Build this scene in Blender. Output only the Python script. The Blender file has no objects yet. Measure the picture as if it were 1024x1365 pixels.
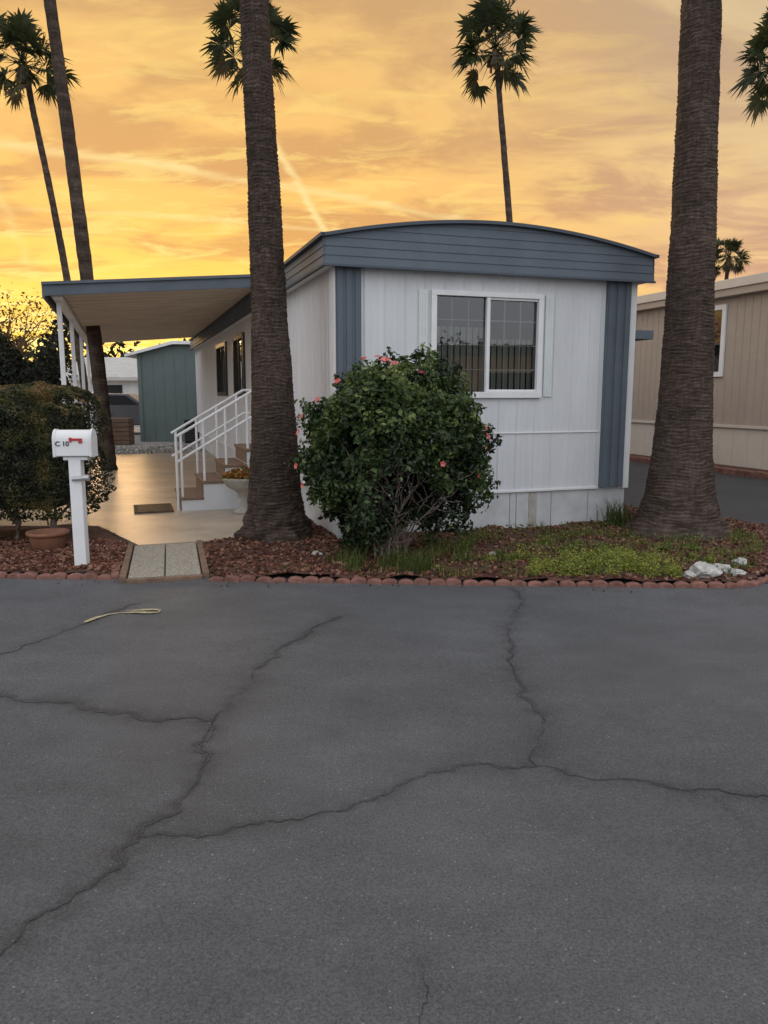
import bpy, bmesh, math, random
import numpy as np
from mathutils import Vector, Matrix, noise as mn
random.seed(7); rng=np.random.default_rng(7)
R=math.radians
scene=bpy.context.scene
COL=scene.collection

# ------------------------------------------------------------------ helpers
def link(o,parent=None):
    COL.objects.link(o)
    if parent is not None: o.parent=parent
    return o
def empty(name,loc=(0,0,0),rotz=0):
    o=bpy.data.objects.new(name,None); o.empty_display_size=.3
    o.location=loc; o.rotation_euler=(0,0,rotz); COL.objects.link(o); return o
def mesh(name,verts,faces,mat=None,parent=None,smooth=False):
    me=bpy.data.meshes.new(name)
    if isinstance(verts,np.ndarray): verts=verts.tolist()
    if isinstance(faces,np.ndarray): faces=faces.tolist()
    me.from_pydata(verts,[],faces)
    if mat: me.materials.append(mat)
    if smooth: me.polygons.foreach_set('use_smooth',[True]*len(me.polygons))
    me.update()
    return link(bpy.data.objects.new(name,me),parent)
def add_attr(o,name,vals):
    a=o.data.attributes.new(name,'FLOAT','POINT'); a.data.foreach_set('value',np.asarray(vals,dtype=np.float32))
class MB:
    """mesh builder collecting boxes, tubes and polygons into one part"""
    def __init__(s): s.v=[]; s.f=[]
    def box(s,x0,x1,y0,y1,z0,z1):
        n=len(s.v)
        s.v+=[(x0,y0,z0),(x1,y0,z0),(x1,y1,z0),(x0,y1,z0),(x0,y0,z1),(x1,y0,z1),(x1,y1,z1),(x0,y1,z1)]
        s.f+=[(n,n+3,n+2,n+1),(n+4,n+5,n+6,n+7),(n,n+1,n+5,n+4),(n+1,n+2,n+6,n+5),(n+2,n+3,n+7,n+6),(n+3,n,n+4,n+7)]
        return s
    def poly(s,pts):
        n=len(s.v); s.v+=[tuple(p) for p in pts]; s.f.append(tuple(range(n,n+len(pts)))); return s
    def tube(s,pts,rad,seg=8):
        n0=len(s.v); P=[Vector(p) for p in pts]
        if not hasattr(rad,'__len__'): rad=[rad]*len(P)
        for i,p in enumerate(P):
            d=(P[min(i+1,len(P)-1)]-P[max(i-1,0)]).normalized()
            u=d.cross(Vector((0,0,1)));
            if u.length<.1: u=d.cross(Vector((1,0,0)))
            u.normalize(); w=d.cross(u)
            for k in range(seg):
                a=2*math.pi*k/seg
                s.v.append(tuple(p+(u*math.cos(a)+w*math.sin(a))*rad[i]))
        for i in range(len(P)-1):
            for k in range(seg):
                a=n0+i*seg+k; b=n0+i*seg+(k+1)%seg
                s.f.append((a,b,b+seg,a+seg))
        s.f.append(tuple(n0+k for k in range(seg))[::-1]); e=n0+(len(P)-1)*seg
        s.f.append(tuple(e+k for k in range(seg))); return s
    def lathe(s,prof,cx,cy,seg=24):
        n0=len(s.v)
        for r,z in prof:
            for k in range(seg):
                a=2*math.pi*k/seg; s.v.append((cx+r*math.cos(a),cy+r*math.sin(a),z))
        for i in range(len(prof)-1):
            for k in range(seg):
                a=n0+i*seg+k; b=n0+i*seg+(k+1)%seg; s.f.append((a,b,b+seg,a+seg))
        return s
    def obj(s,name,mat,parent=None,bevel=0,smooth=False):
        o=mesh(name,s.v,s.f,mat,parent,smooth)
        if bevel:
            m=o.modifiers.new('bevel','BEVEL'); m.width=bevel; m.segments=2; m.limit_method='ANGLE'
        return o

# ------------------------------------------------------------------ materials
def newmat(name):
    m=bpy.data.materials.new(name); m.use_nodes=True
    nt=m.node_tree; b=nt.nodes['Principled BSDF']; return m,nt,b
def N(nt,t,**k):
    n=nt.nodes.new(t)
    for a,v in k.items(): setattr(n,a,v)
    return n
def matte(name,col,rough=.7,var=.15,scale=6,bump=0,bscale=80,spec=.3,col2=None,metal=0,stretch=None,detail=5):
    m,nt,b=newmat(name); L=nt.links
    tc=N(nt,'ShaderNodeTexCoord')
    src=tc.outputs['Object']
    if stretch:
        mp=N(nt,'ShaderNodeMapping'); mp.inputs['Scale'].default_value=stretch; L.new(src,mp.inputs['Vector']); src=mp.outputs['Vector']
    nz=N(nt,'ShaderNodeTexNoise'); nz.inputs['Scale'].default_value=scale; nz.inputs['Detail'].default_value=detail; nz.inputs['Roughness'].default_value=.65
    L.new(src,nz.inputs['Vector'])
    rp=N(nt,'ShaderNodeValToRGB')
    c2=col2 or tuple(c*(1-var) for c in col); c1=tuple(min(1,c*(1+var*.5)) for c in col) if not col2 else col
    rp.color_ramp.elements[0].position=.3; rp.color_ramp.elements[0].color=(*c2,1)
    rp.color_ramp.elements[1].position=.7; rp.color_ramp.elements[1].color=(*c1,1)
    L.new(nz.outputs['Fac'],rp.inputs['Fac'])
    L.new(rp.outputs['Color'],b.inputs['Base Color'])
    b.inputs['Roughness'].default_value=rough; b.inputs['Specular IOR Level'].default_value=spec; b.inputs['Metallic'].default_value=metal
    if bump:
        n2=N(nt,'ShaderNodeTexNoise'); n2.inputs['Scale'].default_value=bscale; n2.inputs['Detail'].default_value=3
        L.new(src,n2.inputs['Vector'])
        bp=N(nt,'ShaderNodeBump'); bp.inputs['Strength'].default_value=bump; bp.inputs['Distance'].default_value=.01
        L.new(n2.outputs['Fac'],bp.inputs['Height']); L.new(bp.outputs['Normal'],b.inputs['Normal'])
    return m
def tinted(name,stops,rough=.5,transl=.25,attr='tint',spec=.4):
    m,nt,b=newmat(name); L=nt.links
    a=N(nt,'ShaderNodeAttribute',attribute_name=attr)
    rp=N(nt,'ShaderNodeValToRGB'); e=rp.color_ramp.elements
    while len(e)<len(stops): e.new(.5)
    for i,(p,c) in enumerate(stops): e[i].position=p; e[i].color=(*c,1)
    L.new(a.outputs['Fac'],rp.inputs['Fac']); L.new(rp.outputs['Color'],b.inputs['Base Color'])
    b.inputs['Roughness'].default_value=rough; b.inputs['Specular IOR Level'].default_value=spec
    if transl:
        t=N(nt,'ShaderNodeBsdfTranslucent'); L.new(rp.outputs['Color'],t.inputs['Color'])
        mx=N(nt,'ShaderNodeMixShader'); mx.inputs[0].default_value=transl
        L.new(b.outputs[0],mx.inputs[1]); L.new(t.outputs[0],mx.inputs[2])
        L.new(mx.outputs[0],nt.nodes['Material Output'].inputs['Surface'])
    return m
def asphalt(name,base,attr=True):
    m,nt,b=newmat(name); L=nt.links
    tc=N(nt,'ShaderNodeTexCoord').outputs['Object']
    def nz(s,d=4,r=.6,stretch=None):
        src=tc
        if stretch:
            mp=N(nt,'ShaderNodeMapping'); mp.inputs['Scale'].default_value=stretch; mp.inputs['Rotation'].default_value=(0,0,.3); L.new(tc,mp.inputs['Vector']); src=mp.outputs[0]
        n=N(nt,'ShaderNodeTexNoise'); n.inputs['Scale'].default_value=s; n.inputs['Detail'].default_value=d; n.inputs['Roughness'].default_value=r
        L.new(src,n.inputs['Vector']); return n.outputs['Fac']
    def mr(x,a,c,lo,hi):
        n=N(nt,'ShaderNodeMapRange'); n.inputs[1].default_value=a;n.inputs[2].default_value=c;n.inputs[3].default_value=lo;n.inputs[4].default_value=hi
        L.new(x,n.inputs[0]); return n.outputs[0]
    def mul(x,y):
        n=N(nt,'ShaderNodeMath',operation='MULTIPLY'); L.new(x,n.inputs[0])
        if hasattr(y,'is_linked'): L.new(y,n.inputs[1])
        else: n.inputs[1].default_value=y
        return n.outputs[0]
    f=mr(nz(.6,4),.3,.7,.80,1.20)
    f=mul(f,mr(nz(3,5,.7,(.8,1.4,1)),.3,.7,.88,1.12))
    f=mul(f,mr(nz(120,3,.85),.34,.66,.58,1.42))
    vo=N(nt,'ShaderNodeTexVoronoi'); vo.inputs['Scale'].default_value=60; L.new(tc,vo.inputs['Vector'])
    fl=mr(vo.outputs['Distance'],.05,.25,2.8,1.0)
    sep=N(nt,'ShaderNodeSeparateColor'); L.new(vo.outputs['Color'],sep.inputs[0])
    gate=mr(sep.outputs[0],.86,.90,0,1)
    g=N(nt,'ShaderNodeMix'); g.data_type='FLOAT'; g.inputs[2].default_value=1.0; L.new(gate,g.inputs[0]); L.new(fl,g.inputs[3])
    f=mul(f,g.outputs[0])
    sc=mr(nz(2.2,6,.75,(.35,5,1)),.64,.74,1.0,1.5); f=mul(f,sc)
    if attr:
        a=N(nt,'ShaderNodeAttribute',attribute_name='stain')
        f=mul(f,mr(mul(a.outputs['Fac'],mr(nz(9,5,.7),.38,.60,.15,1.0)),0,1,1.0,.50))
    mx=N(nt,'ShaderNodeMix'); mx.data_type='RGBA'; mx.blend_type='MULTIPLY'; mx.inputs[0].default_value=1
    mx.inputs[6].default_value=(*base,1); L.new(f,mx.inputs[7]); L.new(mx.outputs[2],b.inputs['Base Color'])
    b.inputs['Roughness'].default_value=.66; b.inputs['Specular IOR Level'].default_value=.3
    bp=N(nt,'ShaderNodeBump'); bp.inputs['Strength'].default_value=.9; bp.inputs['Distance'].default_value=.006
    L.new(nz(110,3,.8),bp.inputs['Height']); L.new(bp.outputs['Normal'],b.inputs['Normal'])
    return m

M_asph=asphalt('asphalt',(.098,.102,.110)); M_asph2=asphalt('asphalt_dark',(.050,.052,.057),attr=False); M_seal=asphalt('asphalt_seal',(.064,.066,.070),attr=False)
M_crack=matte('crack_fill',(.028,.028,.030),.9,.3,30)
M_dirt=matte('dirt',(.16,.12,.09),.9,.4,3,.5,60)
M_mulch=matte('mulch_soil',(.11,.055,.040),.95,.5,12,1,50)
M_conc=matte('concrete',(.47,.38,.29),.40,.35,1.3,.12,90,spec=.5)
M_paver=matte('aggregate_paver',(.42,.38,.31),.85,.75,75,.9,120)
M_gravel=matte('gravel',(.36,.34,.32),.9,.6,40,1,60)
M_white=matte('white_siding',(.705,.72,.74),.5,.12,2.2,.03,20,stretch=(1,1,.25))
M_whitet=matte('white_trim',(.80,.80,.80),.45,.07,4)
M_skirt=matte('skirting',(.62,.635,.645),.6,.25,2.2)
M_slate=matte('slate_blue_trim',(.125,.150,.176),.65,.15,2,.03,30,spec=.2)
M_slate2=matte('slate_blue_dark',(.095,.112,.135),.65,.1,3,spec=.2)
M_rooftop=matte('roof_coating',(.5,.5,.48),.7,.15,3)
M_pan=matte('awning_pan',(.62,.52,.41),.5,.15,2)
M_beige=matte('beige_siding',(.44,.365,.30),.6,.08,3)
M_beigel=matte('beige_trim',(.66,.59,.51),.5,.06,3)
M_brick=matte('red_brick',(.25,.125,.10),.9,.5,9,.6,70,spec=.15)
M_teal=matte('teal_siding',(.15,.19,.185),.6,.1,3)
M_dark=matte('dark_void',(.02,.02,.022),.6,.2,5)
M_shut=matte('pale_shutter',(.70,.74,.73),.5,.08,6)
M_blind=matte('window_blinds',(.62,.64,.60),.7,.15,5)
M_step=matte('step_brick',(.24,.16,.115),.8,.4,25,.4,70)
M_wood=matte('wood_weathered',(.20,.13,.09),.8,.4,12,.4,60)
M_mat=matte('doormat',(.13,.085,.05),.95,.7,45)
M_terra=matte('terracotta',(.26,.12,.075),.8,.3,8)
M_stone=matte('cast_stone',(.45,.42,.38),.8,.25,12,.4,60)
M_rock=matte('pale_rock',(.52,.51,.48),.85,.45,14,.9,30)
M_twig=matte('twig',(.27,.215,.18),.9,.4,20,.4,80)
M_red=matte('red_flag',(.50,.05,.06),.5,.1,8)
M_black=matte('black_letter',(.02,.02,.02),.5,.1,8)
M_paint=matte('yellow_paint',(.62,.54,.32),.75,.8,34,col2=(.20,.18,.13))
M_steel=matte('galvanised',(.5,.5,.5),.4,.1,10,metal=.6)
M_frame=matte('bronze_frame',(.06,.05,.045),.4,.1,5)
def glassmat():
    m,nt,b=newmat('window_glass'); L=nt.links
    tr=N(nt,'ShaderNodeBsdfTransparent'); tr.inputs[0].default_value=(.66,.70,.68,1)
    gl=N(nt,'ShaderNodeBsdfGlossy'); gl.inputs['Roughness'].default_value=.01; gl.inputs['Color'].default_value=(.9,.92,.95,1)
    fr=N(nt,'ShaderNodeFresnel'); fr.inputs[0].default_value=2.0
    mx=N(nt,'ShaderNodeMixShader'); L.new(fr.outputs[0],mx.inputs[0]); L.new(tr.outputs[0],mx.inputs[1]); L.new(gl.outputs[0],mx.inputs[2])
    L.new(mx.outputs[0],nt.nodes['Material Output'].inputs['Surface']); return m
M_glass=glassmat()
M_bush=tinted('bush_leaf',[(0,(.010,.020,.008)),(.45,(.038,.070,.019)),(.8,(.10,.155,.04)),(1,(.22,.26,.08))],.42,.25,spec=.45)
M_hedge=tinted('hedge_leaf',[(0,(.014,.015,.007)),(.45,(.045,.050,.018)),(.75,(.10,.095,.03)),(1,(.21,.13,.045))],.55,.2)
M_conif=tinted('conifer_leaf',[(0,(.006,.009,.005)),(1,(.03,.036,.016))],.7,.1)
M_sunlit=tinted('sunset_lit_leaf',[(0,(.07,.035,.01)),(1,(.20,.11,.025))],.6,.35)  # orange sunset light is put into this leaf colour
M_weed=tinted('weed_leaf',[(0,(.04,.055,.015)),(.5,(.11,.16,.03)),(1,(.38,.38,.07))],.55,.35)
M_petal=tinted('hibiscus_petal',[(0,(.65,.09,.09)),(1,(.85,.28,.24))],.5,.3)
M_oran=tinted('orange_flower',[(0,(.22,.10,.03)),(1,(.60,.24,.06))],.5,.3)
M_frond=tinted('palm_frond',[(0,(.018,.027,.011)),(.6,(.05,.068,.022)),(1,(.13,.095,.05))],.55,.35)
M_chip=tinted('bark_chip',[(0,(.045,.022,.016)),(.6,(.16,.066,.045)),(1,(.32,.19,.13))],.9,0,spec=.1)
M_pebble=tinted('pebble',[(0,(.16,.15,.14)),(1,(.55,.52,.48))],.8,0)
def barkmat():
    m,nt,b=newmat('palm_bark'); L=nt.links
    a=N(nt,'ShaderNodeAttribute',attribute_name='ring')  # ring recesses darkened in the colour, as crevice shade
    tc=N(nt,'ShaderNodeTexCoord').outputs['Object']
    def nz(sc,s,d):
        mp=N(nt,'ShaderNodeMapping'); mp.inputs['Scale'].default_value=sc; L.new(tc,mp.inputs['Vector'])
        n=N(nt,'ShaderNodeTexNoise'); n.inputs['Scale'].default_value=s; n.inputs['Detail'].default_value=d; n.inputs['Roughness'].default_value=.7; L.new(mp.outputs[0],n.inputs['Vector']); return n.outputs['Fac']
    hz=nz((3,3,34),1.6,5); vt=nz((32,32,6),1.5,4); big=nz((1,1,.6),1.4,3)
    def ma(x,k,y):
        n=N(nt,'ShaderNodeMath',operation='MULTIPLY_ADD'); L.new(x,n.inputs[0]); n.inputs[1].default_value=k
        if isinstance(y,float): n.inputs[2].default_value=y
        else: L.new(y,n.inputs[2])
        return n.outputs[0]
    t=ma(a.outputs['Fac'],.30,ma(hz,.80,ma(vt,.45,ma(big,.45,-.45))))
    rp=N(nt,'ShaderNodeValToRGB'); e=rp.color_ramp.elements
    e[0].position=.25; e[0].color=(.018,.013,.011,1); e[1].position=.90; e[1].color=(.20,.152,.122,1)
    x=e.new(.58); x.color=(.076,.056,.046,1)
    L.new(t,rp.inputs['Fac']); L.new(rp.outputs[0],b.inputs['Base Color'])
    b.inputs['Roughness'].default_value=.95; b.inputs['Specular IOR Level'].default_value=.1
    bp=N(nt,'ShaderNodeBump'); bp.inputs['Strength'].default_value=.8; bp.inputs['Distance'].default_value=.02
    L.new(hz,bp.inputs['Height']); L.new(bp.outputs['Normal'],b.inputs['Normal'])
    return m
M_bark=barkmat()

# ------------------------------------------------------------------ foliage tools
def leaves(name,P,Nn,size,mat,parent=None,tint=None,aspect=.55,fold=.25,align=.5):
    """one mesh of folded leaves at points P facing roughly Nn"""
    n=len(P); P=np.asarray(P); Nn=np.asarray(Nn)
    r=rng.normal(size=(n,3)); nn=Nn*align+r*(1-align)*.7; nn/=np.linalg.norm(nn,axis=1)[:,None]+1e-9
    t=rng.normal(size=(n,3)); t-=nn*(t*nn).sum(1)[:,None]; t/=np.linalg.norm(t,axis=1)[:,None]+1e-9
    w=np.cross(nn,t); s=(size*rng.uniform(.6,1.3,n))[:,None]
    base=P-t*s*.5; tip=P+t*s*.5
    l=P+w*s*aspect*.5+nn*s*fold*.5; rr=P-w*s*aspect*.5+nn*s*fold*.5
    V=np.stack([base,l,tip,rr],1).reshape(-1,3)
    i=np.arange(n)*4
    F=np.concatenate([np.stack([i,i+1,i+2],1),np.stack([i,i+2,i+3],1)])
    o=mesh(name,V,F,mat,parent)
    if tint is None: tint=rng.uniform(0,1,n)
    add_attr(o,'tint',np.repeat(tint,4)); return o
def blades(name,P,h,w,mat,parent=None,lean=.35,tint=None):
    n=len(P); P=np.asarray(P); a=rng.uniform(0,2*np.pi,n); d=np.stack([np.cos(a),np.sin(a),np.zeros(n)],1)
    hh=(h*rng.uniform(.4,1.2,n))[:,None]; up=np.array([[0,0,1.]])
    side=np.stack([-np.sin(a),np.cos(a),np.zeros(n)],1)*w
    le=rng.uniform(.1,1,n)[:,None]*lean
    mid=P+up*hh*.6+d*hh*le*.4; tip=P+up*hh+d*hh*le*1.4
    V=np.stack([P-side,P+side,mid+side*.7,mid-side*.7,tip],1).reshape(-1,3); i=np.arange(n)*5
    me_f=[(k,k+1,k+2,k+3) for k in i.tolist()]+[(k+3,k+2,k+4) for k in i.tolist()]
    o=mesh(name,V,me_f,mat,parent)
    add_attr(o,'tint',np.repeat(rng.uniform(0,1,n) if tint is None else tint,5)); return o
def chips(name,P,size,mat,parent=None):
    n=len(P); P=np.asarray(P)
    nn=rng.normal(size=(n,3))*.35+np.array([0,0,1]); nn/=np.linalg.norm(nn,axis=1)[:,None]
    t=rng.normal(size=(n,3)); t-=nn*(t*nn).sum(1)[:,None]; t/=np.linalg.norm(t,axis=1)[:,None]; w=np.cross(nn,t)
    a=(size*rng.uniform(.4,1.3,n))[:,None]; b=a*rng.uniform(.3,.7,n)[:,None]; th=a*.25
    top=[P+t*a*.5+w*b*.3+nn*th, P+t*a*.1+w*b*.55+nn*th,P-t*a*.5+w*b*.2+nn*th,P-t*a*.3-w*b*.5+nn*th,P+t*a*.4-w*b*.4+nn*th]
    bot=[q-nn*th*1.6 for q in top]
    V=np.stack(top+bot,1).reshape(-1,3); F=[]
    for k in range(n):
        q=k*10; F.append((q,q+1,q+2,q+3,q+4))
        for j in range(5): F.append((q+j,q+5+j,q+5+(j+1)%5,q+(j+1)%5))
    o=mesh(name,V,F,mat,parent); add_attr(o,'tint',np.repeat(rng.uniform(0,1,n),10)); return o
def inpoly(x,y,poly):
    x=np.asarray(x);y=np.asarray(y); c=np.zeros(x.shape,bool); n=len(poly)
    for i in range(n):
        x0,y0=poly[i]; x1,y1=poly[(i+1)%n]
        cond=((y0>y)!=(y1>y))&(x<(x1-x0)*(y-y0)/((y1-y0) if y1!=y0 else 1e-9)+x0); c^=cond
    return c
def patch(name,poly,sp,z,amp,mat,freq=3.0):
    xs=np.arange(min(p[0] for p in poly),max(p[0] for p in poly)+sp,sp); ys=np.arange(min(p[1] for p in poly),max(p[1] for p in poly)+sp,sp)
    X,Y=np.meshgrid(xs,ys,indexing='ij'); ins=inpoly(X+sp/2,Y+sp/2,poly)
    V=[(x,y,z+amp*mn.noise(Vector((x*freq,y*freq,0)))) for x,y in zip(X.ravel(),Y.ravel())]
    ny=len(ys); F=[(i*ny+j,(i+1)*ny+j,(i+1)*ny+j+1,i*ny+j+1) for i in range(len(xs)-1) for j in range(ny-1) if ins[i,j]]
    return mesh(name,V,F,mat,smooth=True)
def slab(name,poly,z0,z1,mat,parent=None,bevel=0):
    m=MB(); n=len(poly)
    m.v=[(x,y,z0) for x,y in poly]+[(x,y,z1) for x,y in poly]
    m.f=[tuple(range(n,2*n)),tuple(range(n))[::-1]]+[(i,(i+1)%n,(i+1)%n+n,i+n) for i in range(n)]
    return m.obj(name,mat,parent,bevel)
def scatter(poly,n):
    x0,x1=min(p[0] for p in poly),max(p[0] for p in poly); y0,y1=min(p[1] for p in poly),max(p[1] for p in poly)
    x=rng.uniform(x0,x1,n*4); y=rng.uniform(y0,y1,n*4); k=inpoly(x,y,poly); return x[k][:n],y[k][:n]

# ------------------------------------------------------------------ camera
cam=bpy.data.cameras.new('camera'); co=link(bpy.data.objects.new('camera',cam))
cam.sensor_fit='VERTICAL'; cam.sensor_height=36; cam.lens=27.03; cam.clip_end=2000
co.location=(0,0,1.5); co.rotation_euler=(R(90-8.74),0,0); scene.camera=co

# ------------------------------------------------------------------ ground & road
mesh('ground',[(-400,-400,-.06),(400,-400,-.06),(400,400,-.06),(-400,400,-.06)],[(0,1,2,3)],M_dirt)
cracks=[[(-.293,5.10),(-.616,4.266),(-.734,3.733),(-.799,3.387),(-.742,2.948),(-.7645,2.63),(-.861,2.46),(-.843,2.287),(-.949,2.10),(-1.043,1.882),(-1.15,1.5)],
 [(-4.5,3.9),(-2.6,3.78),(-1.943,3.70),(-1.537,3.635),(-1.137,3.42),(-.799,3.387)],
 [(.981,5.88),(.90,5.1),(.784,4.467),(.72,3.966),(.75,3.47),(.6225,2.948)],
 [(3.4,2.5),(2.1,2.66),(1.453,2.71),(1.122,2.767),(.798,2.855),(.6225,2.948),(.267,2.917),(.0525,2.795),(-.224,2.605),(-.483,2.52),(-.861,2.46)],
 [(-3.6,3.6),(-2.24,4.304),(-2.088,4.61),(-1.964,4.963),(-1.758,5.43)],
 [(1.243,2.71),(1.271,2.555),(1.285,2.37),(1.4,1.9)],
 [(.098,1.882),(.111,1.749),(.087,1.64),(.1,1.3)]]
cstr=[1,1,.8,.7,.6,.3,.3]; cwid=[.0044,.0022,.0044,.0030,.0046,.0022,.0024]; swid=[.040,.048,.034,.020,.022,0,0]
def jag(pl,it=6,k=.19):
    P=[Vector((x,y)) for x,y in pl]
    for q in range(it):
        Q=[P[0]]
        for a,b in zip(P[:-1],P[1:]):
            d=b-a; m=(a+b)/2
            if d.length>.010: Q+= [m+Vector((-d.y,d.x))*random.uniform(-k,k)*(.6 if d.length>.25 else 1)]
            Q.append(b)
        P=Q
    return P
jc=[jag(c) for c in cracks]
def roadz(x,y): return .006*mn.noise(Vector((x*.6,y*.6,1)))-.006
fx=np.arange(-4.4,4.41,.024); fy=np.arange(1.0,6.5,.022)
xs=np.concatenate([np.linspace(-60,-4.6,30),fx,np.linspace(4.6,60,30)]); ys=np.concatenate([np.linspace(-14,.9,16),fy])
X,Y=np.meshgrid(xs,ys,indexing='ij'); YY=Y-.06*np.clip(X,-12,12)
flat=np.stack([X.ravel(),YY.ravel()],1); stain=np.zeros(len(flat)); dep=np.zeros(len(flat))
near=(np.abs(flat[:,0])<4.5)&(flat[:,1]>.8); pn=flat[near]; st=np.zeros(len(pn)); dp=np.zeros(len(pn))
for c,s in zip(jc,cstr):
    A=np.array([tuple(p) for p in c[::8]]+[tuple(c[-1])]); dmin=np.full(len(pn),9.)
    for a,b in zip(A[:-1],A[1:]):
        d=b-a; t=np.clip(((pn-a)@d)/(d@d+1e-9),0,1); dmin=np.minimum(dmin,np.linalg.norm(pn-a-t[:,None]*d,axis=1))
    st=np.maximum(st,s*(.65*np.exp(-(dmin/.09)**2)+.35*np.exp(-(dmin/.03)**2))); dp=np.maximum(dp,s*np.exp(-(dmin/.05)**2))
stain[near]=st; dep[near]=dp
Z=np.array([roadz(x,y) if abs(x)<5 else -.006 for x,y in flat])-.002*dep
ny=len(ys); I,J=np.meshgrid(np.arange(len(xs)-1),np.arange(ny-1),indexing='ij'); k=(I*ny+J).ravel()
road=mesh('road',np.column_stack([flat,Z]),np.stack([k,k+ny,k+ny+1,k+1],1),M_asph,smooth=True); add_attr(road,'stain',stain)
def ribbon(name,mat,widths,dz,wfun,off=0):
    cr=MB()
    for c,w in zip(jc,widths):
        if w==0: continue
        n0=len(cr.v)
        for i,p in enumerate(c):
            d=(c[min(i+3,len(c)-1)]-c[max(i-3,0)]).normalized()
            wl,wr=wfun(p,w,i); q=p
            z=roadz(p.x,p.y)+dz
            cr.v+=[(q.x-d.y*wl,q.y+d.x*wl,z),(q.x+d.y*wr,q.y-d.x*wr,z)]
        for i in range(len(c)-1):
            a=n0+2*i; cr.f.append((a,a+1,a+3,a+2))
    cr.obj(name,mat)
def wf_seal(p,w,i):
    b=max(0,.45+1.5*mn.noise(Vector((p.x*1.7,p.y*1.7,15))))
    return w*.5*b*(1+1.1*mn.noise(Vector((p.x*22,p.y*22,2)))), w*.5*b*(1+1.1*mn.noise(Vector((p.x*22,p.y*22,8))))
def wf_crack(p,w,i):
    g=min(1.3,max(.15,.5+1.7*mn.noise(Vector((p.x*2.3,p.y*2.3,5))))); v=w*random.uniform(.3,1.0)*.5*g; return v,v
ribbon('crack_sealant',M_seal,swid,.0006,wf_seal)
ribbon('road_cracks',M_crack,cwid,.0016,wf_crack)
# faded painted squiggle on the road
sq=[(-1.985,4.93),(-1.95,5.03),(-1.90,5.11),(-1.82,5.155),(-1.72,5.165),(-1.62,5.155),(-1.565,5.17),(-1.57,5.225),(-1.63,5.235),(-1.72,5.22),(-1.80,5.205)]
m=MB()
for i,(x,y) in enumerate(sq):
    a=Vector(sq[max(i-1,0)]);b=Vector(sq[min(i+1,len(sq)-1)]); d=(b-a).normalized(); w=.023*(.6+.4*math.sin(i*1.7))
    m.v+=[(x-d.y*w,y+d.x*w,.004),(x+d.y*w,y-d.x*w,.004)]
for i in range(len(sq)-1): m.f.append((2*i,2*i+1,2*i+3,2*i+2))
m.obj('road_paint_mark',M_paint)

H0=(-.48,7.79); HA=math.atan2(.319,.948); ca,sa=math.cos(HA),math.sin(HA)
def W(x,y): return (H0[0]+x*ca-y*sa, H0[1]+x*sa+y*ca)
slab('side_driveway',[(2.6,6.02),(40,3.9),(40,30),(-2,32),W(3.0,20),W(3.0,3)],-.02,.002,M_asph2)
slab('patio',[W(-1.95,.3),W(-.2,.3),W(-.0,1.2),W(0,12.5),W(-4.0,12.5),W(-4.0,2.2),W(-2.35,1.6)],-.02,.025,M_conc)
m=MB()
for k in range(1,5):
    a=W(-3.9,1.2+k*2.6); b=W(-.02,1.2+k*2.6); m.poly([(a[0],a[1],.028),(b[0],b[1],.028),(b[0],b[1]+.012,.028),(a[0],a[1]+.012,.028)])
m.obj('patio_joints',M_wood)
bed=[(-1.42,6.16),(0,6.08),(2.66,5.93),(2.95,6.0),(3.2,6.26),(3.55,6.8),(4.1,7.7),(4.35,8.5),(3.95,9.2),W(4.0,1.2),W(3.8,9),W(3.3,9),W(3.3,.3),W(.2,.3),W(.05,1.2),W(-.25,1.1),W(-.45,.28),W(-1.36,.22)]
patch('planting_bed',bed,.05,.03,.05,M_mulch)
lbed=[(-2.2,6.22),(-2.55,7.5),W(-2.35,1.6),W(-4.0,2.2),W(-4.3,3.4),(-11,9.5),(-11,6.72)]
b2=patch('planting_bed',lbed,.06,.03,.04,M_mulch)
g=slab('gravel_yard',[W(-9,12.5),W(0,12.5),W(0,16),W(10,19),W(10,24),W(-12,24),W(-12,15)],-.03,.01,M_gravel)
px,py=scatter([W(-7,12.6),W(0,12.6),W(0,15.4),W(-7,16)],2500); chips('gravel_stones',np.column_stack([px,py,np.full(len(px),.03)]),.07,M_pebble)
slab('far_yard',[(-60,14),W(-4.2,9),W(-9,12.4),W(-12,24),(60,60),(-60,60)],-.05,-.015,M_conc)

def zbed(x,y,base=.03,amp=.05): return np.array([base+amp*mn.noise(Vector((a*3,b*3,0))) for a,b in zip(x,y)])
bx,by=scatter(bed,13000); k=(rng.random(len(bx))<np.where(bx<.2,1,.65)); bx,by=bx[k],by[k]
chips('mulch_chips',np.column_stack([bx,by,zbed(bx,by)+.008]),.036,M_chip)
lx,ly=scatter([(-2.2,6.25),(-2.55,7.5),(-5.5,8.2),(-5.5,6.45)],7500)
chips('mulch_chips',np.column_stack([lx,ly,zbed(lx,ly,.03,.04)+.008]),.036,M_chip)
# paver walk with timber borders
pv=empty('paver_walk',(-1.79,6.13,0),R(15.5))
m=MB()
for j in range(3):
    for i in range(2): m.box(-.29+i*.295,-.005+i*.295,.0+j*.46,.45+j*.46,-.02,.035)
m.obj('pavers',M_paver,pv,.008)
MB().box(-.355,-.30,-.02,1.42,-.02,.05).box(.30,.355,-.02,1.42,-.02,.05).box(-.3,.3,-.06,-.01,-.02,.03).obj('timber_border',M_wood,pv,.008)
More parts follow.
